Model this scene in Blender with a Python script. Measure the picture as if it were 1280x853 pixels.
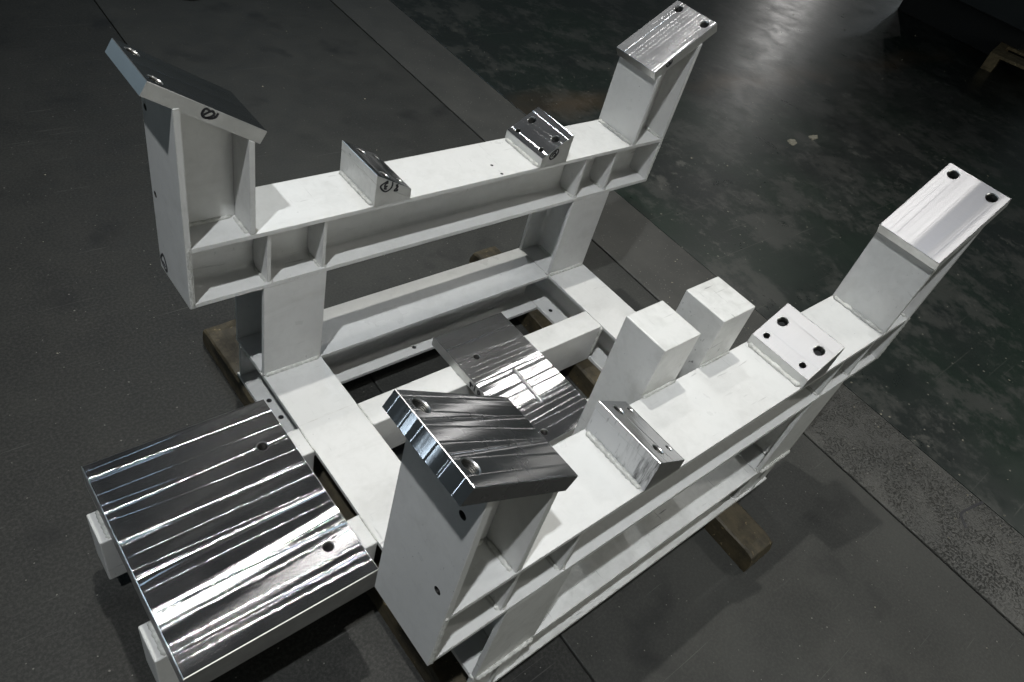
import bpy, bmesh, math, random
from mathutils import Vector, Matrix, noise
random.seed(7)
for o in list(bpy.data.objects): bpy.data.objects.remove(o)
scene = bpy.context.scene
COL = scene.collection

# ------------------------------------------------------------------ camera
cam_d = bpy.data.cameras.new('camera'); cam = bpy.data.objects.new('camera', cam_d); COL.objects.link(cam)
cam_d.sensor_width = 36.0; cam_d.lens = 36.0*923.72/1280.0; cam_d.clip_start = .05; cam_d.clip_end = 200
right = Vector((0.7562, -0.6135, 0.2273)); up = Vector((0.3082, 0.6405, 0.7033)); back = Vector((-0.5771, -0.4618, 0.6735))
back.normalize(); right = (right - back*right.dot(back)).normalized(); up = back.cross(right)
Mx = Matrix((right, up, back)).transposed().to_4x4(); Mx.translation = Vector((-0.4135, -0.2916, 1.6964))
cam.matrix_world = Mx
scene.camera = cam

# ------------------------------------------------------------------ world: dim hall
w = bpy.data.worlds.new('World'); scene.world = w; w.use_nodes = True
nt = w.node_tree; nt.nodes.clear()
out = nt.nodes.new('ShaderNodeOutputWorld'); bg = nt.nodes.new('ShaderNodeBackground')
tc = nt.nodes.new('ShaderNodeTexCoord'); sp = nt.nodes.new('ShaderNodeSeparateXYZ'); rp = nt.nodes.new('ShaderNodeValToRGB')
nt.links.new(tc.outputs['Generated'], sp.inputs[0]); nt.links.new(sp.outputs['Z'], rp.inputs[0])
cr = rp.color_ramp
cr.elements[0].position = 0.0; cr.elements[0].color = (.038, .046, .044, 1)
cr.elements[1].position = 1.0; cr.elements[1].color = (.012, .014, .016, 1)
e = cr.elements.new(.25); e.color = (.045, .054, .054, 1)
e = cr.elements.new(.5); e.color = (.022, .027, .030, 1)
nt.links.new(rp.outputs[0], bg.inputs[0]); bg.inputs[1].default_value = 1.0
nt.links.new(bg.outputs[0], out.inputs[0])

# ------------------------------------------------------------------ lamps: overhead lamps of the hall, low ones added for streaks
def lamp(loc, target, power, size, color=(1, 1, 1), spread=120):
    d = bpy.data.lights.new('disk_lamp', 'AREA'); d.shape = 'DISK'; d.size = size; d.energy = power; d.color = color
    d.spread = math.radians(spread)
    o = bpy.data.objects.new('disk_lamp', d); COL.objects.link(o); o.location = loc
    o.rotation_euler = (Vector(target)-Vector(loc)).to_track_quat('-Z', 'Y').to_euler()
    return o
C0 = (.7, .45, .3)
lamp((.9, 2.3, 9.0), (.9, .7, .3), 28, .16, (1, .985, .93), 52)
lamp((-2.2, -.83, 7.3), (.6, .5, .3), 30, .18, (.94, .97, 1.0), 52)
lamp((1.9, 3.8, 7.0), (1.1, .1, .3), 5.5, .10, (1, .98, .95), 52)
lamp((5.5, 4.4, 7.6), (1.5, .8, .3), 4, .30, (1, .97, .93), 60)
lamp((3.2, 8.8, 7.6), (1.5, 2.0, .3), 9, 1.4, (.55, .78, 1), 70)
lamp((11, 4.5, 7.5), (5.0, 1.5, .3), 6, .5, (1, .97, .92), 80)
lamp((26, 13.5, 6.3), (6.0, 3.0, 0), 16, .45, (1, .98, .95), 90)
lamp((30, 9.0, 4.6), (2.0, 1.0, 0.5), 18, .7, (.85, .93, 1), 60)  # added far and low to put streaks on the left saddles
lamp((22, 5.5, 3.4), (1.0, .5, 0.8), 8, .5, (1, .98, .95), 50)  # second low lamp, added for the same streaks
lamp((-12.0, 6.2, 1.6), (0, .1, 1.0), 5, .35, (.70, .86, 1.0), 60)  # added low down to streak the end of the front-left saddle
lamp((7.5, -2.2, 7.5), (1.9, -.8, .0), 11, .5, (1, .98, .93), 50)
def added_soft(loc, target, power, sx, sy, color):
    # unseen soft lights added to lift the side faces and reflections
    d = bpy.data.lights.new('added_soft_light', 'AREA'); d.shape = 'RECTANGLE'; d.size = sx; d.size_y = sy; d.energy = power; d.color = color
    o = bpy.data.objects.new('added_soft_light', d); COL.objects.link(o); o.location = loc
    o.rotation_euler = (Vector(target)-Vector(loc)).to_track_quat('-Z', 'Y').to_euler()
added_soft((1.5, -9.0, 3.2), (.8, .3, .5), 128, 5.0, 3.2, (1, 1, .90))
added_soft((-9.5, -2.5, 3.2), (.8, .3, .5), 4, 3.0, 2.0, (.80, .92, 1.0))
added_soft((-7.0, 11.0, 3.0), (.3, .9, .8), 18, 3.0, 2.0, (.62, .85, 1.0))  # cool source placed where the rear-left saddle side mirrors it

scene.view_settings.view_transform = 'Standard'; scene.view_settings.look = 'None'
scene.view_settings.exposure = 0.0; scene.view_settings.gamma = 1.0
scene.render.engine = 'CYCLES'
scene.cycles.max_bounces = 8

# ------------------------------------------------------------------ node helpers
class NG:
    def __init__(s, name):
        s.m = bpy.data.materials.new(name); s.m.use_nodes = True; s.t = s.m.node_tree; s.t.nodes.clear()
        s.out = s.n('ShaderNodeOutputMaterial'); s.b = s.n('ShaderNodeBsdfPrincipled'); s.l(s.b.outputs[0], s.out.inputs[0])
        s.geo = s.n('ShaderNodeNewGeometry'); s.pos = s.geo.outputs['Position']
    def n(s, t, **k):
        x = s.t.nodes.new(t)
        for a, v in k.items(): setattr(x, a, v)
        return x
    def l(s, a, b): s.t.links.new(a, b)
    def put(s, sock, v):
        if isinstance(v, bpy.types.NodeSocket): s.l(v, sock)
        else: sock.default_value = v
    def math(s, op, a, b=0.0, c=None):
        x = s.n('ShaderNodeMath', operation=op); s.put(x.inputs[0], a); s.put(x.inputs[1], b)
        if c is not None: s.put(x.inputs[2], c)
        return x.outputs[0]
    def mapping(s, vec, scale=(1, 1, 1), loc=(0, 0, 0), rot=(0, 0, 0)):
        x = s.n('ShaderNodeMapping'); s.l(vec, x.inputs[0]); x.inputs['Scale'].default_value = scale
        x.inputs['Location'].default_value = loc; x.inputs['Rotation'].default_value = rot; return x.outputs[0]
    def noise(s, vec, scale, detail=4, rough=.55, dist=0.0, dim='3D', wv=None):
        x = s.n('ShaderNodeTexNoise', noise_dimensions=dim)
        if dim == '1D': s.l(wv, x.inputs['W'])
        else: s.l(vec, x.inputs['Vector'])
        x.inputs['Scale'].default_value = scale; x.inputs['Detail'].default_value = detail
        x.inputs['Roughness'].default_value = rough; x.inputs['Distortion'].default_value = dist
        return x.outputs[0]
    def ramp(s, f, pts, interp='LINEAR'):
        x = s.n('ShaderNodeValToRGB'); s.l(f, x.inputs[0]); r = x.color_ramp; r.interpolation = interp
        while len(r.elements) < len(pts): r.elements.new(.5)
        for e, (p, c) in zip(r.elements, pts):
            e.position = p; e.color = (c, c, c, 1) if not isinstance(c, tuple) else (*c, 1)
        return x.outputs[0]
    def mix(s, f, a, b, mode='MIX'):
        x = s.n('ShaderNodeMix', data_type='RGBA', blend_type=mode)
        s.put(x.inputs[0], f)
        for sock, v in ((x.inputs[6], a), (x.inputs[7], b)):
            if isinstance(v, tuple): v = (*v, 1)
            s.put(sock, v)
        return x.outputs[2]
    def bump(s, h, strength, dist, prev=None):
        x = s.n('ShaderNodeBump'); s.l(h, x.inputs['Height']); x.inputs['Strength'].default_value = strength
        x.inputs['Distance'].default_value = dist
        if prev is not None: s.l(prev, x.inputs['Normal'])
        return x.outputs[0]

def mat_paint(name='white_paint', grime=1.0, base=(.615, .615, .60)):
    g = NG(name)
    n1 = g.noise(g.pos, 7, 6, .6); n2 = g.noise(g.pos, 38, 5, .65, .6)
    smudge = g.ramp(g.math('MULTIPLY', n1, n2), [(.20, 0.0), (.42, 1.0)])
    c = g.mix(g.math('MULTIPLY', smudge, .26*grime), base, (.38, .38, .36))
    # thin dark scuffs, stretched two ways
    s1 = g.noise(g.mapping(g.pos, (9, 120, 60), rot=(0, 0, .3)), 1.0, 3, .6, .4)
    s2 = g.noise(g.mapping(g.pos, (150, 14, 30), rot=(.2, 0, -.5)), 1.0, 3, .6, .4)
    mask = g.ramp(g.noise(g.pos, 4.3, 3), [(.50, 0.0), (.62, 1.0)])
    sc = g.math('MAXIMUM', g.ramp(s1, [(.66, 0.0), (.72, 1.0)]), g.ramp(s2, [(.67, 0.0), (.73, 1.0)]))
    sc = g.math('MULTIPLY', g.math('MULTIPLY', sc, mask), .45*grime)
    drag = g.ramp(g.noise(g.mapping(g.pos, (2.2, 7, 7), rot=(0, 0, .15)), 1.0, 7, .7, .6), [(.56, 0.0), (.70, 1.0)])
    c = g.mix(g.math('MULTIPLY', drag, .20*grime), c, (.33, .32, .29))
    c = g.mix(sc, c, (.16, .16, .16))
    speck = g.ramp(g.noise(g.pos, 160, 1), [(.80, 0.0), (.82, 1.0)])
    c = g.mix(g.math('MULTIPLY', speck, .7), c, (.06, .06, .06))
    # paint worn thin and dirty along the edges of the plates
    bv = g.n('ShaderNodeBevel', samples=3); bv.inputs['Radius'].default_value = .0035
    dt = g.n('ShaderNodeVectorMath', operation='DOT_PRODUCT'); g.l(bv.outputs[0], dt.inputs[0]); g.l(g.geo.outputs['Normal'], dt.inputs[1])
    em = g.ramp(dt.outputs['Value'], [(.80, 1.0), (.985, 0.0)])
    em = g.math('MULTIPLY', em, g.ramp(g.noise(g.pos, 26, 5, .7), [(.40, .12), (.62, 1.0)]))
    c = g.mix(g.math('MULTIPLY', em, .62), c, (.27, .25, .205))
    g.l(c, g.b.inputs['Base Color'])
    g.l(g.ramp(n1, [(.3, .26), (.7, .42)]), g.b.inputs['Roughness'])
    g.b.inputs['Specular IOR Level'].default_value = .5
    h = g.noise(g.pos, 260, 3, .6); h2 = g.noise(g.pos, 22, 3)
    g.l(g.bump(h2, .12, .004, g.bump(h, .10, .0006)), g.b.inputs['Normal'])
    return g.m

def mat_milled(name, axis='Y', seed=0.0, amp=1.0, band=.071, rough=.20, col=(.62, .62, .63), aniso=.75, lines=1.0, haze=.05):
    """face milled steel: passes run along X, each pass tilts the surface a little across Y (or the other way round)"""
    g = NG(name)
    sp = g.n('ShaderNodeSeparateXYZ'); g.l(g.pos, sp.inputs[0])
    t, a = (sp.outputs['Y'], sp.outputs['X']) if axis == 'Y' else (sp.outputs['X'], sp.outputs['Y'])
    def warped(k, off):
        w = g.math('MULTIPLY', g.math('SUBTRACT', g.noise(None, 3.4, 1, dim='1D', wv=g.math('ADD', g.math('MULTIPLY', t, 2.3), seed+off)), .5), k)
        return g.math('ADD', t, g.math('MULTIPLY', w, a))
    def passes(tt, bnd, off, width, power):
        q = g.math('ADD', g.math('DIVIDE', tt, bnd), seed+off)
        fl = g.math('FLOOR', q)
        wn = g.n('ShaderNodeTexWhiteNoise', noise_dimensions='1D'); g.l(fl, wn.inputs['W'])
        curv = g.math('SUBTRACT', g.math('FRACT', q), .5)
        # a pass is flat; towards its border the cutter leaves a small ridge
        d = g.math('SUBTRACT', .5, g.math('ABSOLUTE', curv))
        edge = g.math('SUBTRACT', 1.0, g.math('MINIMUM', g.math('MULTIPLY', d, bnd/width), 1.0))
        ridge = g.math('MULTIPLY', g.math('MULTIPLY', edge, g.math('SIGN', curv)), power)
        return g.math('SUBTRACT', wn.outputs[0], .5), curv, ridge
    t1 = warped(.34, 9.0); t2 = warped(-.22, 3.0)
    tilt, curv, r1 = passes(t1, band, 0.0, .0052, .24*lines)
    tilt2, curv2, r2 = passes(t2, band*.47, 7.3, .0026, .15*lines)
    n1 = g.math('SUBTRACT', g.noise(None, 24, 3, .55, dim='1D', wv=g.math('ADD', t1, seed)), .5)
    n2 = g.math('SUBTRACT', g.noise(None, 260, 3, .6, dim='1D', wv=g.math('ADD', t1, seed*2)), .5)
    s = g.math('ADD', g.math('MULTIPLY', tilt, .060*amp), g.math('MULTIPLY', curv, .045*amp))
    s = g.math('ADD', s, g.math('MULTIPLY', tilt2, .022*amp))
    s = g.math('ADD', s, g.math('MULTIPLY', n1, .11*amp)); s = g.math('ADD', s, g.math('MULTIPLY', n2, .030*amp))
    pres = g.ramp(g.noise(g.mapping(g.pos, (1.5, 9, 2) if axis == 'Y' else (9, 1.5, 2), loc=(seed, 0, 0)), 1.0, 2), [(.30, .5), (.65, 1.0)])
    s = g.math('ADD', s, g.math('ADD', r1, g.math('MULTIPLY', r2, pres)))
    cb = g.n('ShaderNodeCombineXYZ'); g.l(s, cb.inputs[1 if axis == 'Y' else 0])
    va = g.n('ShaderNodeVectorMath', operation='ADD'); g.l(g.geo.outputs['Normal'], va.inputs[0]); g.l(cb.outputs[0], va.inputs[1])
    vn = g.n('ShaderNodeVectorMath', operation='NORMALIZE'); g.l(va.outputs[0], vn.inputs[0])
    stain = g.ramp(g.noise(g.pos, 9, 5, .6), [(.35, 0.0), (.75, 1.0)])
    tm = g.noise(g.mapping(g.pos, (420, 22, 22) if axis == 'Y' else (22, 420, 22)), 1.0, 2)   # cutter arcs
    c = g.mix(g.math('MULTIPLY', stain, .25), col, tuple(x*.85 for x in col))
    c = g.mix(g.math('MULTIPLY', tm, .35), c, tuple(x*.75 for x in col))
    smear = g.ramp(g.noise(g.pos, 16, 5, .65, .8), [(.62, 0.0), (.85, .02)])
    an = g.n('ShaderNodeBsdfAnisotropic', distribution='BECKMANN'); g.l(c, an.inputs['Color'])
    g.l(g.math('ADD', smear, rough), an.inputs['Roughness'])
    an.inputs['Anisotropy'].default_value = -aniso if axis == 'Y' else aniso
    g.l(vn.outputs[0], an.inputs['Normal'])
    tg = g.n('ShaderNodeTangent', direction_type='UV_MAP', uv_map='UVMap'); g.l(tg.outputs[0], an.inputs['Tangent'])
    # a little dull haze of oil and fine scratches over it
    gl = g.n('ShaderNodeBsdfAnisotropic', distribution='BECKMANN'); g.l(c, gl.inputs['Color'])
    gl.inputs['Roughness'].default_value = .55; gl.inputs['Anisotropy'].default_value = 0.0
    ms = g.n('ShaderNodeMixShader'); g.put(ms.inputs[0], g.math('ADD', haze, g.math('MULTIPLY', stain, haze)))
    g.l(an.outputs[0], ms.inputs[1]); g.l(gl.outputs[0], ms.inputs[2]); g.l(ms.outputs[0], g.out.inputs[0])
    return g.m

def mat_simple(name, col, rough=.5, metal=0.0, nscale=20, var=.3, bump=.2, bdist=.001):
    g = NG(name)
    n = g.noise(g.pos, nscale, 5, .6)
    g.l(g.mix(g.ramp(n, [(.3, 0.0), (.7, 1.0)]), tuple(c*(1-var) for c in col), tuple(min(1, c*(1+var)) for c in col)), g.b.inputs['Base Color'])
    g.b.inputs['Roughness'].default_value = rough; g.b.inputs['Metallic'].default_value = metal
    g.l(g.bump(g.noise(g.pos, nscale*6, 4), bump, bdist), g.b.inputs['Normal'])
    return g.m

def mat_scuffed(name):
    """block side: white paint dragged with black rubber marks towards its front lower corner"""
    g = NG(name)
    p = g.mapping(g.pos, (4, 60, 7), rot=(.35, 0, 0))
    s = g.ramp(g.noise(p, 1.3, 5, .7, .2), [(.47, 0.0), (.66, 1.0)])
    sp = g.n('ShaderNodeSeparateXYZ'); g.l(g.pos, sp.inputs[0])
    near = g.math('SUBTRACT', .085, sp.outputs['Y']); near = g.math('MULTIPLY', g.math('MAXIMUM', near, 0.0), 15.0)
    thin = g.ramp(g.noise(g.mapping(g.pos, (4, 210, 30), rot=(.55, 0, 0)), 1.0, 3, .6), [(.60, 0.0), (.66, 1.0)])
    f = g.math('MINIMUM', g.math('ADD', g.math('MULTIPLY', s, near), g.math('MULTIPLY', thin, .35)), .93)
    c = g.mix(g.math('MULTIPLY', g.noise(g.pos, 12, 4), .4), (.60, .60, .60), (.40, .41, .41))
    g.l(g.mix(f, c, (.03, .03, .032)), g.b.inputs['Base Color'])
    g.b.inputs['Roughness'].default_value = .38
    g.l(g.bump(g.noise(g.pos, 60, 4), .15, .001), g.b.inputs['Normal'])
    return g.m

def mat_steel_floor(name, tint=1.0, warm=0.0):
    g = NG(name)
    n = g.noise(g.pos, 1.6, 6, .62, .3); n2 = g.noise(g.pos, 9, 6, .65); n3 = g.noise(g.pos, 130, 3, .75)
    f = g.math('ADD', g.math('MULTIPLY', n, .6), g.math('MULTIPLY', n2, .4))
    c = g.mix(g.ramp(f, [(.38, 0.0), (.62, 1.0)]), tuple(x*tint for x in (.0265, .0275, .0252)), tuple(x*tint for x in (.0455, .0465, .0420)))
    c = g.mix(g.math('MULTIPLY', g.ramp(n3, [(.42, 0.0), (.68, 1.0)]), .45), c, (.07, .068, .063))
    dark = g.ramp(g.noise(g.pos, 4.2, 3, .5, .2), [(.60, 0.0), (.72, 1.0)])
    c = g.mix(g.math('MULTIPLY', dark, .60), c, (.013, .0135, .0135))
    # fine scratches
    sc = g.ramp(g.noise(g.mapping(g.pos, (3, 160, 1), rot=(0, 0, .6)), 1.0, 2, .5, .3), [(.70, 0.0), (.74, 1.0)])
    c = g.mix(g.math('MULTIPLY', sc, .38), c, (.12, .12, .11))
    speck = g.ramp(g.noise(g.pos, 120, 0), [(.83, 0.0), (.85, 1.0)])
    c = g.mix(g.math('MULTIPLY', speck, .6), c, (.22, .21, .19))
    g.l(c, g.b.inputs['Base Color'])
    g.l(g.ramp(n2, [(.3, .50), (.7, .66)]), g.b.inputs['Roughness'])
    g.b.inputs['Specular IOR Level'].default_value = .22
    g.l(g.bump(g.noise(g.pos, 180, 3, .7), .25, .0008, g.bump(n2, .15, .003)), g.b.inputs['Normal'])
    return g.m

def mat_strip(name):
    """strip of flaked concrete: smooth far off, pitted towards the near right"""
    g = NG(name)
    sp = g.n('ShaderNodeSeparateXYZ'); g.l(g.pos, sp.inputs[0])
    near = g.ramp(g.math('MULTIPLY', g.math('SUBTRACT', .75, sp.outputs['Y']), .9), [(.15, 0.0), (.5, 1.0)])
    pit = g.ramp(g.noise(g.mapping(g.pos, (1, 1, 1)), 120, 4, .65, 0), [(.50, 0.0), (.70, 1.0)])
    pit2 = g.ramp(g.noise(g.pos, 9, 3, .6, 0), [(.40, 0.2), (.58, 1.0)])
    pp = g.math('MULTIPLY', g.math('MULTIPLY', pit, pit2), near)
    n = g.noise(g.pos, 5, 5, .6)
    c = g.mix(g.ramp(n, [(.35, 0.0), (.65, 1.0)]), (.042, .042, .038), (.058, .057, .051))
    c = g.mix(g.math('MULTIPLY', pp, .42), c, (.026, .026, .023))
    speck = g.ramp(g.noise(g.pos, 150, 0), [(.80, 0.0), (.82, 1.0)])
    c = g.mix(g.math('MULTIPLY', speck, .7), c, (.30, .29, .26))
    g.l(c, g.b.inputs['Base Color'])
    g.l(g.math('ADD', .6, g.math('MULTIPLY', near, -.14)), g.b.inputs['Roughness'])
    inv = g.math('SUBTRACT', 1.0, pp)
    g.l(g.bump(inv, 1.0, .005, g.bump(g.noise(g.pos, 260, 3, .7), .35, .0008)), g.b.inputs['Normal'])
    return g.m

def mat_green_floor(name):
    g = NG(name)
    pw = g.mapping(g.pos, (1, 1, 1), rot=(0, 0, .12))
    worn = g.ramp(g.noise(g.mapping(pw, (1.1, .9, 1)), 3.0, 15, .76, 0), [(.50, 0.0), (.57, 1.0)])
    worn2 = g.ramp(g.noise(g.mapping(pw, (1.1, .9, 1), loc=(3, 1, 0)), 7, 14, .78, 0), [(.55, 0.0), (.60, 1.0)])
    zone = g.ramp(g.noise(g.pos, .9, 3), [(.42, 0.0), (.60, 1.0)])
    base = g.mix(g.ramp(g.noise(g.pos, 1.1, 3), [(.40, 0.0), (.60, 1.0)]), (.013, .0165, .0150), (.0105, .0195, .0135))
    c = g.mix(g.math('MULTIPLY', worn, .8), base, (.048, .050, .045))
    c = g.mix(g.math('MULTIPLY', g.math('MULTIPLY', worn2, zone), .8), c, (.095, .094, .084))
    # rusty brown drag mark
    sp = g.n('ShaderNodeSeparateXYZ'); g.l(g.pos, sp.inputs[0])
    yy = g.math('SUBTRACT', sp.outputs['Y'], g.math('ADD', 2.05, g.math('MULTIPLY', g.math('SUBTRACT', sp.outputs['X'], 4.6), -.05)))
    yy = g.math('ADD', yy, g.math('MULTIPLY', g.math('SUBTRACT', g.noise(g.pos, 2.0, 5), .5), .5))
    rust = g.math('SUBTRACT', 1.0, g.math('MINIMUM', g.math('MULTIPLY', g.math('ABSOLUTE', yy), 7.0), 1.0))
    c = g.mix(g.math('MULTIPLY', g.math('MULTIPLY', rust, zone), .6), c, (.095, .060, .030))
    for rz, th in ((.25, .70), (-.9, .725), (1.35, .72)):
        ln = g.ramp(g.noise(g.mapping(g.pos, (1.1, 75, 1), rot=(0, 0, rz)), 1.0, 2, .5, .5), [(th, 0.0), (th+.03, 1.0)])
        c = g.mix(g.math('MULTIPLY', ln, .35), c, (.10, .10, .088))
    speck = g.ramp(g.noise(g.pos, 60, 0), [(.82, 0.0), (.84, 1.0)])
    c = g.mix(g.math('MULTIPLY', speck, .6), c, (.25, .24, .20))
    g.l(c, g.b.inputs['Base Color'])
    r = g.math('ADD', .13, g.math('MULTIPLY', g.noise(g.pos, 4.5, 10, .75, .3), .40))
    g.l(r, g.b.inputs['Roughness'])
    g.b.inputs['Specular IOR Level'].default_value = .5
    g.l(g.bump(g.noise(pw, 14, 8, .75), .18, .0025, g.bump(g.noise(g.pos, 120, 4), .25, .001)), g.b.inputs['Normal'])
    return g.m

def mat_wood(name, c1, c2, axis_scale=(60, 4, 60), rough=.75):
    g = NG(name)
    n = g.noise(g.mapping(g.pos, axis_scale), 1.0, 6, .65, .5); n2 = g.noise(g.pos, 14, 6, .7)
    c = g.mix(g.ramp(n, [(.3, 0.0), (.7, 1.0)]), c1, c2)
    c = g.mix(g.math('MULTIPLY', g.ramp(n2, [(.45, 0.0), (.65, 1.0)]), .7), c, tuple(x*.35 for x in c1))
    chip = g.ramp(g.noise(g.pos, 45, 3, .6, 1.0), [(.66, 0.0), (.70, 1.0)])  # pale chips, brightened to stand in for glints on the wood
    c = g.mix(g.math('MULTIPLY', chip, .8), c, tuple(min(1, x*4.0) for x in c2))
    g.l(c, g.b.inputs['Base Color'])
    g.l(g.ramp(n2, [(.3, rough-.3), (.7, rough)]), g.b.inputs['Roughness'])
    g.l(g.bump(n, .5, .002, g.bump(n2, .4, .004)), g.b.inputs['Normal'])
    return g.m

PAINT = mat_paint(); PAINT_D = mat_paint('white_paint_handled', 2.0, (.605, .605, .585))
WELD = mat_simple('painted_weld', (.50, .50, .47), .42, 0, 60, .25, .5, .002)
SCUFF = mat_scuffed('scuffed_paint')
MILL_BIG = mat_milled('milled_steel_large', 'Y', 3.3, .15, .083, .135, (.42, .42, .43), .88, 1.1, .03)
MILL_MID = mat_milled('milled_steel_centre', 'Y', 11.7, .34, .066, .155, (.46, .46, .47), .87, 1.0, .06)
MILL_SAD = mat_milled('milled_steel_saddle', 'Y', 5.1, .62, .055, .24, (.52, .52, .53), .78, .5, .16)
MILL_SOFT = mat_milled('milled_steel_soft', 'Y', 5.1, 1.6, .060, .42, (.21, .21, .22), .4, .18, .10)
MILL_BLK = mat_milled('milled_steel_block', 'X', 2.4, .9, .046, .24, (.60, .60, .61), .7, .5, .04)
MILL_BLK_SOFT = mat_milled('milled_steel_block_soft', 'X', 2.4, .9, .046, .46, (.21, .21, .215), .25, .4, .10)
RIM = mat_simple('bright_chamfer', (.72, .72, .72), .30, 1.0, 40, .1, .1, .0005)
SAWN_D = mat_simple('sawn_steel_dull', (.36, .36, .35), .5, .9, 14, .15, .25, .001)
BLUE = mat_simple('bluish_reflection_side', (.66, .68, .70), .36, 1.0, 14, .05, .05, .0005)  # pale bluish tone stands in for cool light mirrored by this side
SAWN = mat_simple('sawn_steel', (.60, .60, .58), .55, .85, 14, .12, .25, .001)
BARE = mat_simple('bare_steel', (.52, .52, .51), .34, 1.0, 18, .14, .12, .0008)
HOLE = mat_simple('shaded_hole_steel', (.10, .098, .092), .42, 1.0, 40, .2, .2, .0005)  # thread walls toned dark for the shade inside the holes
DARK = mat_simple('hole_dark', (.012, .012, .012), .6, 0, 40, .2, .1)  # near black: shade in holes and under the cabinet, floor joints
INK = mat_simple('marker_ink', (.010, .010, .014), .45, 0, 80, .2, .05)
EDGE = mat_simple('worn_edge', (.50, .50, .47), .5, 0, 40, .3, .3, .001)
TIMBER = mat_wood('old_timber', (.032, .026, .014), (.078, .061, .031), (40, 3, 40))
PINE = mat_wood('pallet_pine', (.17, .13, .075), (.28, .22, .125), (3, 30, 30), .8)
FLOOR_S = mat_steel_floor('steel_floor_dimmed', .60); FLOOR_S2 = mat_steel_floor('dark_steel_floor_b', .98, 1)  # left slab's colour lowered to stand in for light falling off
STRIP = mat_strip('flaked_concrete'); GREEN = mat_green_floor('worn_green_floor')
CABI = mat_simple('cabinet_paint', (.022, .025, .026), .5, 0, 4, .2, .1)
RUBBER = mat_simple('black_rubber', (.012, .012, .012), .5, 0, 30, .2, .1)
FLAKE = mat_simple('pale_flake', (.30, .28, .22), .8, 0, 90, .3, .6, .003)

# ------------------------------------------------------------------ mesh helpers
def link(name, bm, mats, parent=None, bevel=0.0, smooth=False, uv=True, kind=None, keep=False):
    if not keep: bmesh.ops.recalc_face_normals(bm, faces=bm.faces)
    if uv:
        l = bm.loops.layers.uv.new('UVMap')
        for f in bm.faces:
            n = f.normal
            ax = max(range(3), key=lambda i: abs(n[i]))
            for lp in f.loops:
                c = lp.vert.co
                lp[l].uv = (c.x, c.y) if ax == 2 else ((c.x, c.z) if ax == 1 else (c.z, c.y))
    me = bpy.data.meshes.new(name); bm.to_mesh(me); bm.free()
    for m in (mats if isinstance(mats, (list, tuple)) else [mats]): me.materials.append(m)
    if smooth:
        for p in me.polygons: p.use_smooth = True
    o = bpy.data.objects.new(name, me); COL.objects.link(o)
    if parent: o.parent = parent
    if bevel:
        b = o.modifiers.new('bevel', 'BEVEL'); b.width = bevel; b.segments = 2; b.limit_method = 'ANGLE'; b.angle_limit = math.radians(35)
        b.harden_normals = False
    if kind: o['kind'] = kind
    return o
def tag(o, label=None, cat=None, group=None, kind=None):
    for k, v in (('label', label), ('category', cat), ('group', group), ('kind', kind)):
        if v: o[k] = v
    return o
def box(bm, x0, x1, y0, y1, z0, z1, mi=0):
    v = [bm.verts.new(p) for p in ((x0,y0,z0),(x1,y0,z0),(x1,y1,z0),(x0,y1,z0),(x0,y0,z1),(x1,y0,z1),(x1,y1,z1),(x0,y1,z1))]
    fs = []
    for q in ((0,3,2,1),(4,5,6,7),(0,1,5,4),(1,2,6,5),(2,3,7,6),(3,0,4,7)):
        f = bm.faces.new([v[i] for i in q]); f.material_index = mi; fs.append(f)
    return fs
def boxobj(name, x0, x1, y0, y1, z0, z1, m, parent, bevel=.0012, **k):
    bm = bmesh.new(); box(bm, min(x0,x1), max(x0,x1), min(y0,y1), max(y0,y1), z0, z1); return link(name, bm, m, parent, bevel, **k)
def prism(bm, pts, fn, t0, t1):
    """closed outline pts in 2D, swept from t0 to t1; fn(a,b,t)->xyz"""
    A = [bm.verts.new(fn(a, b, t0)) for a, b in pts]; B = [bm.verts.new(fn(a, b, t1)) for a, b in pts]
    bm.faces.new(A); bm.faces.new(B[::-1])
    for i in range(len(pts)):
        j = (i+1) % len(pts); bm.faces.new((A[i], B[i], B[j], A[j]))
def prismobj(name, pts, fn, t0, t1, m, parent, bevel=.0012):
    bm = bmesh.new(); prism(bm, pts, fn, t0, t1); return link(name, bm, m, parent, bevel)
TF, TW, RR = .0115, .008, .011
def hprof(w, h):
    """H section with root fillets, centred on a, from b=0 to h"""
    def q(sa, top):
        b = h-TF if top else TF; sgn = -1 if top else 1; a = sa*TW/2
        r = []
        for k in range(4):
            t = k/3*math.pi/2
            r.append((a+sa*RR*(1-math.sin(t)), b+sgn*RR*(1-math.cos(t))))
        return r
    p = [(-w/2, 0), (w/2, 0), (w/2, TF)] + q(1, False) + q(1, True)[::-1] + [(w/2, h-TF), (w/2, h), (-w/2, h), (-w/2, h-TF)] + q(-1, True) + q(-1, False)[::-1] + [(-w/2, TF)]
    return p
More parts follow.
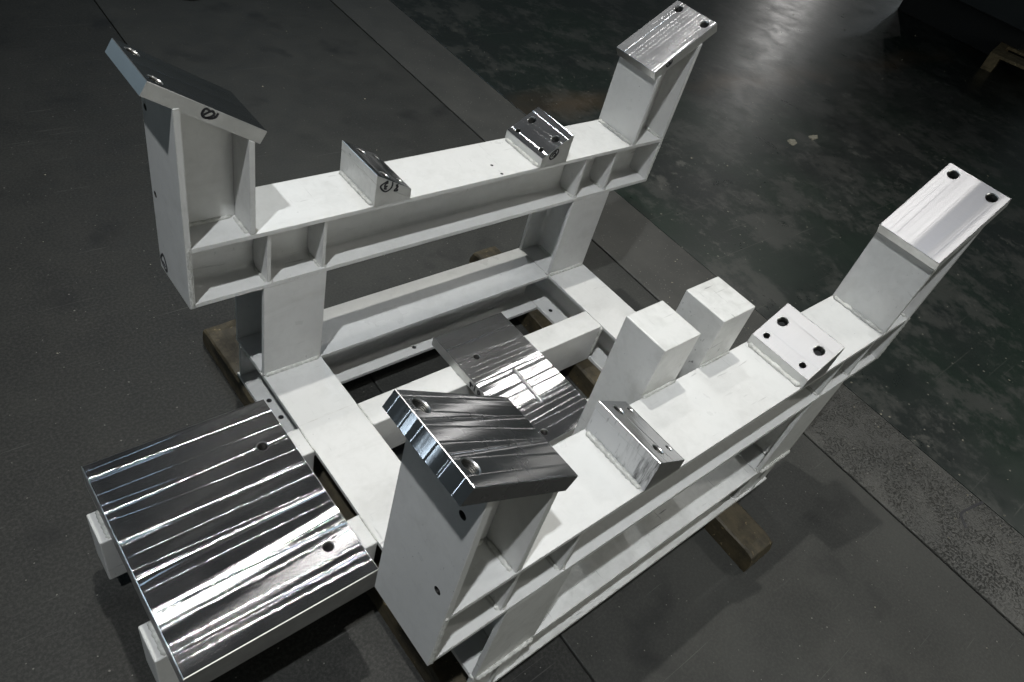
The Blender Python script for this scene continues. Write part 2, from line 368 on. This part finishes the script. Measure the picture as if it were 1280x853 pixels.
def weld(p, q, r=.0042, parent=None, name='weld_bead', m=None, rnd=.35):
    """hand laid weld bead from p to q, with ripples"""
    p = Vector(p); q = Vector(q); d = q-p; L_ = d.length; d.normalize()
    a = d.orthogonal().normalized(); b = d.cross(a)
    r *= 1.25; n = max(6, int(L_/.0045)); bm = bmesh.new(); rings = []
    s = random.random()*50
    for i in range(n+1):
        c = p+d*(L_*i/n); wob = noise.noise(Vector((s, i*.31, 0)))
        rad = r*(1+rnd*.45*math.sin(i*2.1)+rnd*wob)
        if i in (0, n): rad *= .4
        c = c+a*wob*.0008+b*noise.noise(Vector((s, 9, i*.2)))*.0008
        rings.append([bm.verts.new(c+(a*math.cos(t)+b*math.sin(t))*rad) for t in [k*math.pi/3 for k in range(6)]])
    for u, v in zip(rings, rings[1:]):
        for k in range(6): bm.faces.new((u[k], u[(k+1) % 6], v[(k+1) % 6], v[k]))
    bm.faces.new(rings[0][::-1]); bm.faces.new(rings[-1])
    return link(name, bm, m or WELD, parent, 0, True, uv=False)
def plate(name, O, U, V, lu, lv, t, holes, mats, parent, cham=.0009, seg=28, down=None):
    """plate with its top face at O + u*U + v*V, thickness t below; holes (u, v, r, depth); mats: face, y sides, x sides, chamfer"""
    U = Vector(U).normalized(); V = Vector(V).normalized(); N = U.cross(V).normalized(); O = Vector(O)
    P = lambda u, v, n: O+U*u+V*v+N*n
    dv = Vector(down) if down else -N*t
    bm = bmesh.new(); c = cham
    inner = [bm.verts.new(P(*q, 0)) for q in ((c, c), (lu-c, c), (lu-c, lv-c), (c, lv-c))]
    outer = [bm.verts.new(P(*q, -c)) for q in ((0, 0), (lu, 0), (lu, lv), (0, lv))]
    low = [bm.verts.new(P(*q, 0)+dv) for q in ((0, 0), (lu, 0), (lu, lv), (0, lv))]
    es = [bm.edges.new((inner[i], inner[(i+1) % 4])) for i in range(4)]
    for (u, v, r, dep) in holes:
        ring = [bm.verts.new(P(u+r*1.12*math.cos(k*2*math.pi/seg), v+r*1.12*math.sin(k*2*math.pi/seg), 0)) for k in range(seg)]
        es += [bm.edges.new((ring[i], ring[(i+1) % seg])) for i in range(seg)]
    if holes: bmesh.ops.triangle_fill(bm, use_beauty=True, use_dissolve=False, edges=es, normal=N)
    else: bm.faces.new(inner)
    for f in bm.faces:
        f.material_index = 0; f.normal_update()
        if f.normal.dot(N) < 0: f.normal_flip()
    for i in range(4):
        j = (i+1) % 4
        bm.faces.new((inner[i], outer[i], outer[j], inner[j])).material_index = 3
        bm.faces.new((outer[i], low[i], low[j], outer[j])).material_index = 1 if i % 2 == 0 else 2
    bm.faces.new(low[::-1]).material_index = 1
    bm.normal_update()
    mats = (list(mats) if isinstance(mats, list) else [mats]*4)
    o = link(name, bm, mats, parent, keep=True)
    for (u, v, r, dep) in holes:
        hb = bmesh.new(); rings = []
        prof = [(r*1.12, 0), (r, -r*.14)]
        if dep > .012:
            z = -r*.14; k = 0
            while z > -dep:
                z -= .00135; k += 1; prof.append((r*(.88 if k % 2 else 1.0), z))
        else: prof.append((r*.98, -dep))
        for rr, z in prof:
            rings.append([hb.verts.new(P(u+rr*math.cos(k*2*math.pi/seg), v+rr*math.sin(k*2*math.pi/seg), z)) for k in range(seg)])
        for qi, (a_, b_) in enumerate(zip(rings, rings[1:])):
            for k in range(seg): hb.faces.new((a_[k], a_[(k+1) % seg], b_[(k+1) % seg], b_[k])).material_index = 2 if (qi == 0 and dep > .012) else 0
        f = hb.faces.new(rings[-1]); f.material_index = 1
        hb.normal_update()
        link('threaded_hole' if dep > .012 else 'drilled_hole', hb, [HOLE, DARK, RIM], o, 0, False, keep=True)
    return o
def stroke(pts, nrm, parent, wd=.0022, name='marker_scribble', lift=.0006):
    """a felt marker line: a thin ribbon of ink lying on a face"""
    n = Vector(nrm); P = [Vector(p) for p in pts]
    # smooth by Catmull-Rom
    S = []
    for i in range(len(P)-1):
        a = P[max(0, i-1)]; b = P[i]; c = P[i+1]; d = P[min(len(P)-1, i+2)]
        for k in range(5):
            t = k/5; S.append(.5*((2*b)+(c-a)*t+(2*a-5*b+4*c-d)*t*t+(3*b-a-3*c+d)*t**3))
    S.append(P[-1]); bm = bmesh.new(); prev = None
    for i, p in enumerate(S):
        t = (S[min(len(S)-1, i+1)]-S[max(0, i-1)]);
        if t.length < 1e-7: continue
        s = n.cross(t.normalized())*wd/2*(.85+.3*random.random())
        cur = [bm.verts.new(p+s+n*lift), bm.verts.new(p-s+n*lift), bm.verts.new(p-s+n*.00005), bm.verts.new(p+s+n*.00005)]
        if prev:
            for k in range(4): bm.faces.new((prev[k], prev[(k+1) % 4], cur[(k+1) % 4], cur[k]))
        prev = cur
    return link(name, bm, INK, parent, 0, uv=False)
def empty(name, loc=(0, 0, 0)):
    o = bpy.data.objects.new(name, None); COL.objects.link(o); o.location = loc; o.empty_display_size = .1; return o

# ------------------------------------------------------------------ the floor
TH = -math.atan(.035)
def rotf(p):
    x, y, z = p; c, s = math.cos(TH), math.sin(TH); return (x*c-y*s, x*s+y*c, z)
def slab(name, x0, x1, y0, y1, z0, z1, m, parent, bevel=.003):
    bm = bmesh.new(); box(bm, x0, x1, y0, y1, z0, z1)
    for v in bm.verts: v.co = rotf(v.co)
    return link(name, bm, m, parent, bevel)
bm = bmesh.new(); box(bm, -60, 90, -60, 90, -.2, -.04)
floor = tag(link('floor', bm, DARK), kind='structure')
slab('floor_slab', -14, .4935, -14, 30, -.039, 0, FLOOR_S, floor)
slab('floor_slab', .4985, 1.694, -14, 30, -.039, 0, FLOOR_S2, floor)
slab('concrete_strip', 1.704, 2.07, -14, 30, -.039, -.001, STRIP, floor)
slab('green_floor_slab', 2.0705, 60, -14, 40, -.039, 0, GREEN, floor, .001)
# v shaped scrape on the strip
stroke([(2.096, -.470, -.001), (1.985, -.448, -.001), (1.929, -.439, -.001), (1.905, -.455, -.001), (1.885, -.476, -.001)], (0, 0, 1), floor, .009, 'scrape_mark', .0005)
stroke([(.70, -.34, 0), (.80, -.42, 0), (.88, -.46, 0)], (0, 0, 1), floor, .0018, 'scrape_mark', .0003)

# ------------------------------------------------------------------ the welded steel cradle frame
L, W, D = 1.5, .1587, 1.0649
ZT, ZB, ZC, ZL = .680, .520, .2243, .072
FR = empty('steel_cradle_frame')
tag(FR, 'white painted welded steel cradle frame with polished saddle plates, resting on timber bearers', 'machine frame')
YB = [D-W, 0.0]                      # near edge of the rear-left and of the front-right beam
HP = hprof(W, ZT-ZB)
DT = .1484
PH = (-.0351, 1.0435); PL = (.1741, .9171); PT = .0286
sl = (PH[1]-PL[1])/(PL[0]-PH[0]); ln = math.hypot(PL[0]-PH[0], PH[1]-PL[1])
NX, NZ = (PH[1]-PL[1])/ln, (PL[0]-PH[0])/ln
def under(x): return PH[1]-NZ*PT-(x-(PH[0]-NX*PT))*sl
for bi, y0 in enumerate(YB):
    y1 = y0+W; ym = (y0+y1)/2
    beam = prismobj('upper_beam', HP, lambda a, b, t: (t, ym+a, ZB+b), .0121, L-.0121, PAINT, FR)
    sx = [.176, .312, 1.158, 1.290] if bi == 0 else [.150, .290, 1.185, 1.335]
    for x in sx:
        for sgn in (-1, 1):
            yi = ym+sgn*TW/2; yo = ym+sgn*(W/2-.004); c = .014
            pts = [(yi+sgn*c, ZB+TF), (yo, ZB+TF), (yo, ZT-TF), (yi+sgn*c, ZT-TF), (yi, ZT-TF-c), (yi, ZB+TF+c)]
            prismobj('stiffener', pts, lambda a, b, t: (t, a, b), x, x+.009, PAINT, beam)
            if sgn == -1: weld((x-.002, yo+.004, ZB+TF+.001), (x-.002, yi-.012, ZB+TF+.001), .0035, beam); weld((x+.006, yo-.001, ZB+TF), (x+.014, yo+.006, ZB+TF), .0035, beam)
    if bi == 0:
        for hx, hy in ((.835, .959), (.836, .916)):
            bmh = bmesh.new(); bmesh.ops.create_circle(bmh, cap_ends=True, segments=12, radius=.0045)
            for v in bmh.verts: v.co += Vector((hx, hy, ZT+.0006))
            link('drilled_hole', bmh, DARK, beam, uv=False)  # flat black disc stands in for the shade in a hole
    # towers at both ends
    for side in (0, 1):
        X = (lambda x: x) if side == 0 else (lambda x: L-x)
        # web between the two plates
        zt0 = ZT
        prismobj('tower_web', [(X(.0121), ZT), (X(DT-.0121), ZT), (X(DT-.0121), under(DT-.0121)-.0004), (X(.0121), under(.0121)-.0004)],
                 lambda a, b, t: (a, t, b), ym-TW/2, ym+TW/2, PAINT, FR)
        # outer end plate, full height
        if side == 0:
            ob = plate('tower_end_plate', (0, y1, ZB), (0, -1, 0), (0, 0, 1), W, under(0)-ZB-.0004, .012,
                  [(y1-(.029 if bi else 1.0475), .722+.04-.04-ZB+.0005, .0065, .008), (y1-(.029 if bi else 1.0475), .9175-ZB, .0065, .008)], PAINT, FR)
        else:
            prismobj('tower_end_plate', [(L, ZB), (L-.012, ZB), (L-.012, under(.012)-.0004), (L, under(0)-.0004)], lambda a, b, t: (a, t, b), y0, y1, PAINT, FR)
        prismobj('tower_inner_plate', [(X(DT-.012), ZT+.0002), (X(DT), ZT+.0002), (X(DT), under(DT)-.0004), (X(DT-.012), under(DT-.012)-.0004)],
                 lambda a, b, t: (a, t, b), y0+.0006, y1-.0006, PAINT, FR)
        weld((X(DT+.003), y0+.006, ZT+.002), (X(DT+.003), y1-.006, ZT+.002), .005, FR)
        weld((X(.016), y0+.008, ZT+.001), (X(.016), ym-.01, ZT+.001), .004, FR)
        weld((X(DT-.016), y0+.008, ZT+.001), (X(DT-.016), ym-.01, ZT+.001), .004, FR)
        weld((X(.02), ym-TW/2-.001, ZT+.001), (X(DT-.02), ym-TW/2-.001, ZT+.001), .0045, FR)
        weld((X(.006), y0+.001, ZB+.004), (X(.006), y0+.002, ZT+.004), .0035, FR)
        # machined saddle plate; top face runs from the high edge to the low edge
        ya, yb = (y0+.0028, y0+.1613) if bi == 0 else (y0-.0026, y0+.1559)
        hu = .025
        if side == 0:
            O = (PH[0], ya, PH[1]); U = (PL[0]-PH[0], 0, PL[1]-PH[1]); Vv = (0, 1, 0)
            hy = [.029+.0026, .129+.0026] if bi else [.026, .129]
            sd = plate('saddle_plate', O, U, Vv, ln, yb-ya, PT, [(hu, h, .0125, .024) for h in hy], [MILL_SAD, SAWN if bi == 0 else MILL_SAD, BLUE if bi == 0 else MILL_SAD, RIM], FR)
        else:
            O = (L-PL[0], ya, PL[1]); U = (PL[0]-PH[0], 0, PH[1]-PL[1]); Vv = (0, 1, 0)
            hy = [.029+.0026, .129+.0026] if bi else [.026, .129]
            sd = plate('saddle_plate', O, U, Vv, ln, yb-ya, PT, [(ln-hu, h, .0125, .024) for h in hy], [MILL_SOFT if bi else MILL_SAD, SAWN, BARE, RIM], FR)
        if bi == 0 and side == 0: SP_AL, EP_AL = sd, ob
        if bi == 0 and side == 1: SP_AR = sd
    # sloped support blocks on the top flange
    for side in (0, 1):
        X = (lambda x: x) if side == 0 else (lambda x: L-x)
        b0, b1, zh, zl_ = .4357, .5364, .0848, .0274
        bm = bmesh.new()
        e0 = .0008
        pts = [(X(b0), ZT+.0003), (X(b1), ZT+.0003), (X(b1), ZT+zl_-.0237), (X(b0), ZT+zh-.0237)]
        prism(bm, pts, lambda a, b, t: (a, t, b), y0-.0014, y1-.0021)
        bm.normal_update()
        bmesh.ops.recalc_face_normals(bm, faces=bm.faces)
        for f in bm.faces: f.material_index = 1 if abs(f.normal.y) > .9 else 0
        blk = link('support_block', bm, [SCUFF if (bi == 1 and side == 0) else PAINT_D, SAWN if bi == 0 else BARE], FR, .001)
        bl = math.hypot(b1-b0, zh-zl_)
        hs = [(.045, 0, .0115, .019), (.045, 1, .0115, .019), (.096, 0, .0072, .019), (.096, 1, .0072, .019)]
        yy = (.932+.0015, 1.0375) if bi == 0 else (.030, .132)
        if side == 0:
            O = (b0, y0-.0015, ZT+zh); U = (b1-b0, 0, zl_-zh); hh = [(u, yy[k]-(y0-.0015), r, d) for u, k, r, d in hs]
        else:
            O = (L-b1, y0-.0015, ZT+zl_); U = (b1-b0, 0, zh-zl_); hh = [(bl-u, yy[k]-(y0-.0015), r, d) for u, k, r, d in hs]
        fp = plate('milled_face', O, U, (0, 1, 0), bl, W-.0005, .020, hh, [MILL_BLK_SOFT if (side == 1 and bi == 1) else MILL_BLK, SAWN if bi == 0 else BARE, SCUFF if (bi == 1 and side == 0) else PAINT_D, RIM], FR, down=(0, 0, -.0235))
        weld((X(b0-.002), y0+.006, ZT+.002), (X(b0-.002), y1-.008, ZT+.002), .0052, FR)
        weld((X(b1+.002), y0+.006, ZT+.002), (X(b1+.002), y1-.008, ZT+.002), .0052, FR)
        if bi == 0 and side == 0: BK_AL = blk
        if bi == 0 and side == 1: BK_AR = blk
    # posts
    PX = [(.1660, .3250), (L-.3385, L-.1780)]
    for (xa, xb) in PX:
        xm = (xa+xb)/2
        post = prismobj('post', hprof(xb-xa, W), lambda a, b, t: (xm+a, y0+b, t), ZC+.0003, ZB-.0003, PAINT_D if bi else PAINT, FR)
        weld((xa+.004, y0-.001, ZC+.002), (xb-.004, y0-.001, ZC+.002), .0052, post)
        weld((xa-.001, y0+.014, ZC+.002), (xa-.001, y0+.002, ZC+.002), .0035, post)
        weld((xm-.005, y0+.02, ZC+.002), (xm-.005, y1-.02, ZC+.002), .004, post)
# base: two cross beams, side beams, centre beams, brackets
HB = hprof(.1595, ZC-ZL)
for k, (xa, xb) in enumerate(((.1660, .3250), (L-.3385, L-.1780))):
    xm = (xa+xb)/2
    if k == 0:
        bm = bmesh.new(); prism(bm, HB, lambda a, b, t: (xm+a, t, ZL+b), .722, D)
        cut = [p for p in HB if not (p[0] < -.02 and p[1] < .03)]
        cut = [((-.02, 0) if False else p) for p in cut]
        i0 = cut.index((.1595/2, 0)); cut = [(-TW/2, 0)] + cut[i0:]
        prism(bm, cut, lambda a, b, t: (xm+a, t, ZL+b), 0, .722)
        cb = link('cross_beam', bm, PAINT, FR, 0)
    else: cb = prismobj('cross_beam', HB, lambda a, b, t: (xm+a, t, ZL+b), 0, D, PAINT, FR)
    # closing plates in the recess under each post
    for yy in (D-.016, D-W-.004, W-.004, .006):
        for sgn in (-1, 1):
            xi, xo = xm+sgn*TW/2, xm+sgn*(.0795-.003)
            if sgn == 1 and k == 0 and .1 < yy < .95: continue
            if sgn == -1 and k == 1 and .1 < yy < .95: continue
            if sgn == -1 and k == 0 and yy < .95 and yy > .8: continue
            prismobj('stiffener', [(xi, ZL+TF+.012), (xi+sgn*.012, ZL+TF), (xo, ZL+TF), (xo, ZC-TF), (xi+sgn*.012, ZC-TF), (xi, ZC-TF-.012)], lambda a, b, t: (a, t, b), yy, yy+.009, PAINT, cb)
    hs = [(.195, .934), (.196, .868)] if k == 0 else [(1.190, .871)]
    for hx, hy in hs:
        bmh = bmesh.new(); bmesh.ops.create_circle(bmh, cap_ends=True, segments=16, radius=.0072)
        for v in bmh.verts: v.co += Vector((hx, hy, ZL+TF+.0008))
        link('drilled_hole', bmh, DARK, cb, uv=False)  # disc lying on the flange, blackened like the inside of a hole
XA, XB = .3256, L-.3391
SB = hprof(W, ZC-ZL)
for bi, y0 in enumerate(YB):
    ym = y0+W/2
    sb = prismobj('side_beam', SB, lambda a, b, t: (t, ym+a, ZL+b-.0002), XA, XB, PAINT_D if bi else PAINT, FR)
    if bi == 0:
        bmh = bmesh.new(); bmesh.ops.create_circle(bmh, cap_ends=True, segments=16, radius=.0065)
        for v in bmh.verts: v.co += Vector((.664, .929, ZL+TF+.0008))
        link('drilled_hole', bmh, DARK, sb, uv=False)  # uncut: a flat disc painted as hole shade
for (ya, yb) in ((.641, .7197), (.357, .438)):
    boxobj('centre_beam', XA, XB, ya, yb, ZC-.1493, ZC-.0002, PAINT, FR, .003)
    weld((XA+.001, ya+.002, ZC), (XA+.001, yb-.002, ZC), .0022, FR)
    weld((XB-.001, ya-.001, ZL+.03), (XB-.001, ya-.001, ZC-.006), .004, FR)
for (ya, yb) in ((.6389, .7183), (.3566, .4382)):
    sb = boxobj('bracket_beam', -.3095, .1655, ya, yb, ZL+.002, ZC-.0002, PAINT, FR, .003)
    weld((.1645, ya+.003, ZC+.0002), (.1645, yb-.003, ZC+.0002), .0020, sb)
    boxobj('riser_pad', -.2865, .090, ya+.001, yb-.001, ZC+.0002, .2545, PAINT, sb, .002)
    weld((-.2890, ya+.003, ZC+.001), (-.2890, yb-.003, ZC+.001), .005, sb)
# columns beside the front beam
for (xa, xb) in ((.5981, .7091), (.7866, .8984)):
    c = boxobj('box_column', xa, xb, W+.0006, .2668, ZL+.004, .8144, PAINT_D, FR, .0022)
    weld((xa+.004, W-.001, ZT+.001), (xb-.004, W-.001, ZT+.001), .0035, c)
# large milled plate on the brackets and the smaller one in the middle
big = plate('mounting_plate', (-.2894, .2600, .3243), (1, 0, 0), (0, 1, 0), .0965+.2894, .5020, .0695,
            [(.035+.2894, .641-.26, .0115, .030), (.036+.2894, .355-.26, .0115, .030)], [MILL_BIG, SAWN_D, SAWN_D, RIM], FR, .0014)
mid = plate('mounting_plate', (.6210, .3608, .2553), (1, 0, 0), (0, 1, 0), .2483, .4488, .0308,
            [(.688-.621, .693-.3608, .0095, .024), (.686-.621, .393-.3608, .0095, .024)], [MILL_MID, SAWN, SAWN, RIM], FR, .0012)
weld((.7540, .6090, .2555), (.7475, .4740, .2555), .0048, mid, 'weld_bead', BARE, .2)
# handwriting in black marker
def marks(par, nrm, lst, wd):
    for s in lst: stroke(s, nrm, par, wd*1.75)
yA = .9088
marks(SP_AL, (0, -1, 0), [[(x, yA, z) for x, z in q] for q in (
    [(.0654,.9758),(.0596,.981),(.0545,.979),(.0511,.9718),(.0538,.966),(.0577,.9637),(.0638,.9639),(.07,.9658),(.0732,.9692),(.0684,.9749),(.054,.9703)],
    [(.0577,.9637),(.0677,.9608),(.0755,.9628),(.0804,.9693)])], .0026)
yA = D-W-.0016
marks(BK_AL, (0, -1, 0), [[(x, yA, z) for x, z in q] for q in (
    [(.4669,.7455),(.4469,.7346),(.4604,.7174),(.474,.7208),(.4792,.73),(.479,.7403)],
    [(.4676,.7403),(.4603,.738),(.4585,.732),(.465,.7312),(.4591,.7281),(.4587,.7256),(.4647,.7236)],
    [(.4961,.7289),(.491,.7287),(.494,.7240),(.491,.7196),(.4866,.7141),(.4959,.7126),(.4930,.7180),(.4956,.7238),(.4900,.7270)])], .0024)
marks(BK_AR, (0, -1, 0), [[(x, yA, z) for x, z in q] for q in (
    [(1.0122,.73),(.9987,.7232),(.9907,.7101),(.9972,.7009),(1.0101,.7051),(1.0187,.7169),(1.0176,.7264),(1.0122,.73)],
    [(1.0104,.7264),(1.0061,.7205),(1.0013,.7161),(.9981,.7074)], [(1.0032,.7197),(1.0116,.7142),(1.0044,.7075)])], .0026)
yA = .9088
marks(SP_AR, (0, -1, 0), [[(x, yA, z) for x, z in q] for q in (
    [(1.3682,.9368),(1.3737,.9299),(1.3809,.9326),(1.3835,.9382),(1.3749,.943),(1.38,.9366)], [(1.3847,.9362),(1.3879,.9407),(1.387,.9486)])], .0030)
marks(EP_AL, (-1, 0, 0), [[(-.0001, y, z) for y, z in q] for q in (
    [(1.0442,.5693),(1.0578,.5498),(1.0516,.5372),(1.0324,.5291),(1.0268,.5428),(1.0353,.5629),(1.0442,.5693)], [(1.0497,.5453),(1.0412,.5425),(1.0355,.5388)])], .0035)
marks(mid, (-1, 0, 0), [[(.6209, y, z) for y, z in q] for q in (
    [(.6307,.24),(.6268,.2459),(.6254,.2309)], [(.6307,.2400),(.6155,.2431)], [(.6083,.2523),(.6082,.231)], [(.595,.2464),(.5887,.2478),(.586,.240),(.592,.236),(.595,.2464)])], .0030)

# ------------------------------------------------------------------ timber bearers
def timber(x0, x1, y0, y1, h, label, seed, skew=0.0):
    bm = bmesh.new(); n = 40; rings = []
    for i in range(n+1):
        y = y0+(y1-y0)*i/n; r = []
        for (a, b) in ((x0, 0), (x0, h*.45), (x0, h*.93), (x0+.006, h), ((x0+x1)/2, h), (x1-.006, h), (x1, h*.93), (x1, h*.45), (x1, 0), ((x0+x1)/2, 0)):
            p = Vector((a, y, b)); k = .003 if 0 < i < n else .005
            if b < h*.97 or True:
                p += noise.noise_vector(Vector((a*23+seed, y*16, b*23)))*k*(0 if b == 0 else 1)
            if b >= h*.9: p.z = min(p.z, h)
            if i in (0, n) and b > h*.9: p.y += (.006 if i == 0 else -.006); p.z -= .004
            p.x += (y+.15)*skew
            r.append(bm.verts.new(p))
        rings.append(r)
    m = len(rings[0])
    for u, v in zip(rings, rings[1:]):
        for k in range(m): bm.faces.new((u[k], v[k], v[(k+1) % m], u[(k+1) % m]))
    bm.faces.new(rings[0]); bm.faces.new(rings[-1][::-1])
    o = link('timber_bearer', bm, TIMBER, None, .0015)
    return tag(o, label, 'timber', 'timber bearers under the frame')
timber(.158, .258, -.06, 1.282, ZL-.001, 'dark weathered timber bearer under the left end, its splintered end beyond the rear post', 1.0)
timber(1.066, 1.172, -.150, 1.262, ZL-.001, 'brown timber bearer under the right end, sticking out in front of the near side beam', 8.0, .055)

# ------------------------------------------------------------------ things on the floor and in the background
def flake(x, y, sx, sy, rot, label):
    bm = bmesh.new(); n = 22; top = []; bot = []
    for i in range(n):
        t = i/n*2*math.pi; r = 1+.45*noise.noise(Vector((math.cos(t)*1.7+x, math.sin(t)*1.7, y)))+random.uniform(-.18, .18)
        a, b = math.cos(t)*sx*r, math.sin(t)*sy*r; c, s = math.cos(rot), math.sin(rot)
        top.append(bm.verts.new((x+(a*c-b*s)*.9, y+(a*s+b*c)*.9, .0035+random.uniform(-.001, .001)))); bot.append(bm.verts.new((x+a*c-b*s, y+a*s+b*c, .0002)))
    bm.faces.new(top); bm.faces.new(bot[::-1])
    for i in range(n): bm.faces.new((bot[i], bot[(i+1) % n], top[(i+1) % n], top[i]))
    return tag(link('pale_flake', bm, FLAKE), label, 'debris', 'pale flakes on the green floor')
flake(3.62, 1.42, .044, .024, .2, 'nearer of two pale cream flakes lying on the worn green floor')
flake(3.84, 1.41, .048, .020, .1, 'farther of two pale cream flakes lying on the worn green floor')
# specks and chips
bm = bmesh.new()
def chip(x, y, r):
    vs = [bm.verts.new((x+r*math.cos(t+random.random()*.5)*random.uniform(.5, 1), y+r*math.sin(t)*random.uniform(.5, 1), .0006)) for t in (0, 1.2, 2.5, 3.8, 5.1)]
    tp = bm.verts.new((x, y, .0006+r*.6))
    for i in range(5): bm.faces.new((vs[i], vs[(i+1) % 5], tp))
for i in range(260):
    x = random.uniform(-1.4, 7); y = random.uniform(-1.2, 4)
    chip(x, y, random.choice((.0015, .002, .0025, .004))*(1+.18*max(0, x)))
for i in range(60):
    x = random.uniform(1.78, 2.1); y = random.uniform(-1.0, 1.0); chip(x, y, random.uniform(.002, .005))
tag(link('floor_chips', bm, FLAKE, uv=False), 'tiny pale chips and crumbs scattered over the dark floor', 'debris', kind='stuff')
# rubber ring
bm = bmesh.new(); n, m_ = 40, 8; R_, r_ = .085, .0045; rings = []
for i in range(n):
    t = i/n*2*math.pi; rings.append([bm.verts.new((1.08+(R_+r_*math.cos(k/m_*2*math.pi))*math.cos(t), 3.66+(R_+r_*math.cos(k/m_*2*math.pi))*math.sin(t)*.9, r_+r_*math.sin(k/m_*2*math.pi))) for k in range(m_)])
for i in range(n):
    u, v = rings[i], rings[(i+1) % n]
    for k in range(m_): bm.faces.new((u[k], v[k], v[(k+1) % m_], u[(k+1) % m_]))
tag(link('rubber_ring', bm, RUBBER, None, 0, True, uv=False), 'thin black ring lying on the dark floor at the far edge', 'ring')
# pallet
PA = empty('wooden_pallet', (6.95, 1.66, 0)); PA.rotation_euler = (0, 0, math.radians(12))
tag(PA, 'pale wooden pallet lying on the floor in the dark far right corner', 'pallet')
for k in range(5):
    a = .0+k*.44
    boxobj('deck_board', a, a+.26, -1.25, 0, .118, .140, PINE, PA, .002)
for k in range(3):
    b = -.045-k*.55
    for q in range(4): boxobj('spacer_block', .0+q*.62, .14+q*.62, b-.045, b+.045, .022, .096, PINE, PA, .002)
    boxobj('stringer_board', 0, 2.02, b-.045, b+.045, .096, .1175, PINE, PA, .002)
    boxobj('bottom_board', 0, 2.02, b-.045, b+.045, 0, .0215, PINE, PA, .002)
boxobj('edge_board', .262, 2.02, -.075, -.001, .1178, .1395, PINE, PA, .002)
# dark machine cabinet behind
CA = empty('machine_cabinet', (7.3, 1.6, 0))
tag(CA, 'dark grey machine cabinet over a black box painted as its shadow gap, behind the pallet', 'cabinet')
boxobj('shadow_gap_box', .15, 1.4, .0, 1.15, 0, .30, DARK, CA, .004)  # black box stands in for the shade under the raised body
boxobj('body', 0, 1.6, -.1, 1.25, .30, 1.9, CABI, CA, .01)
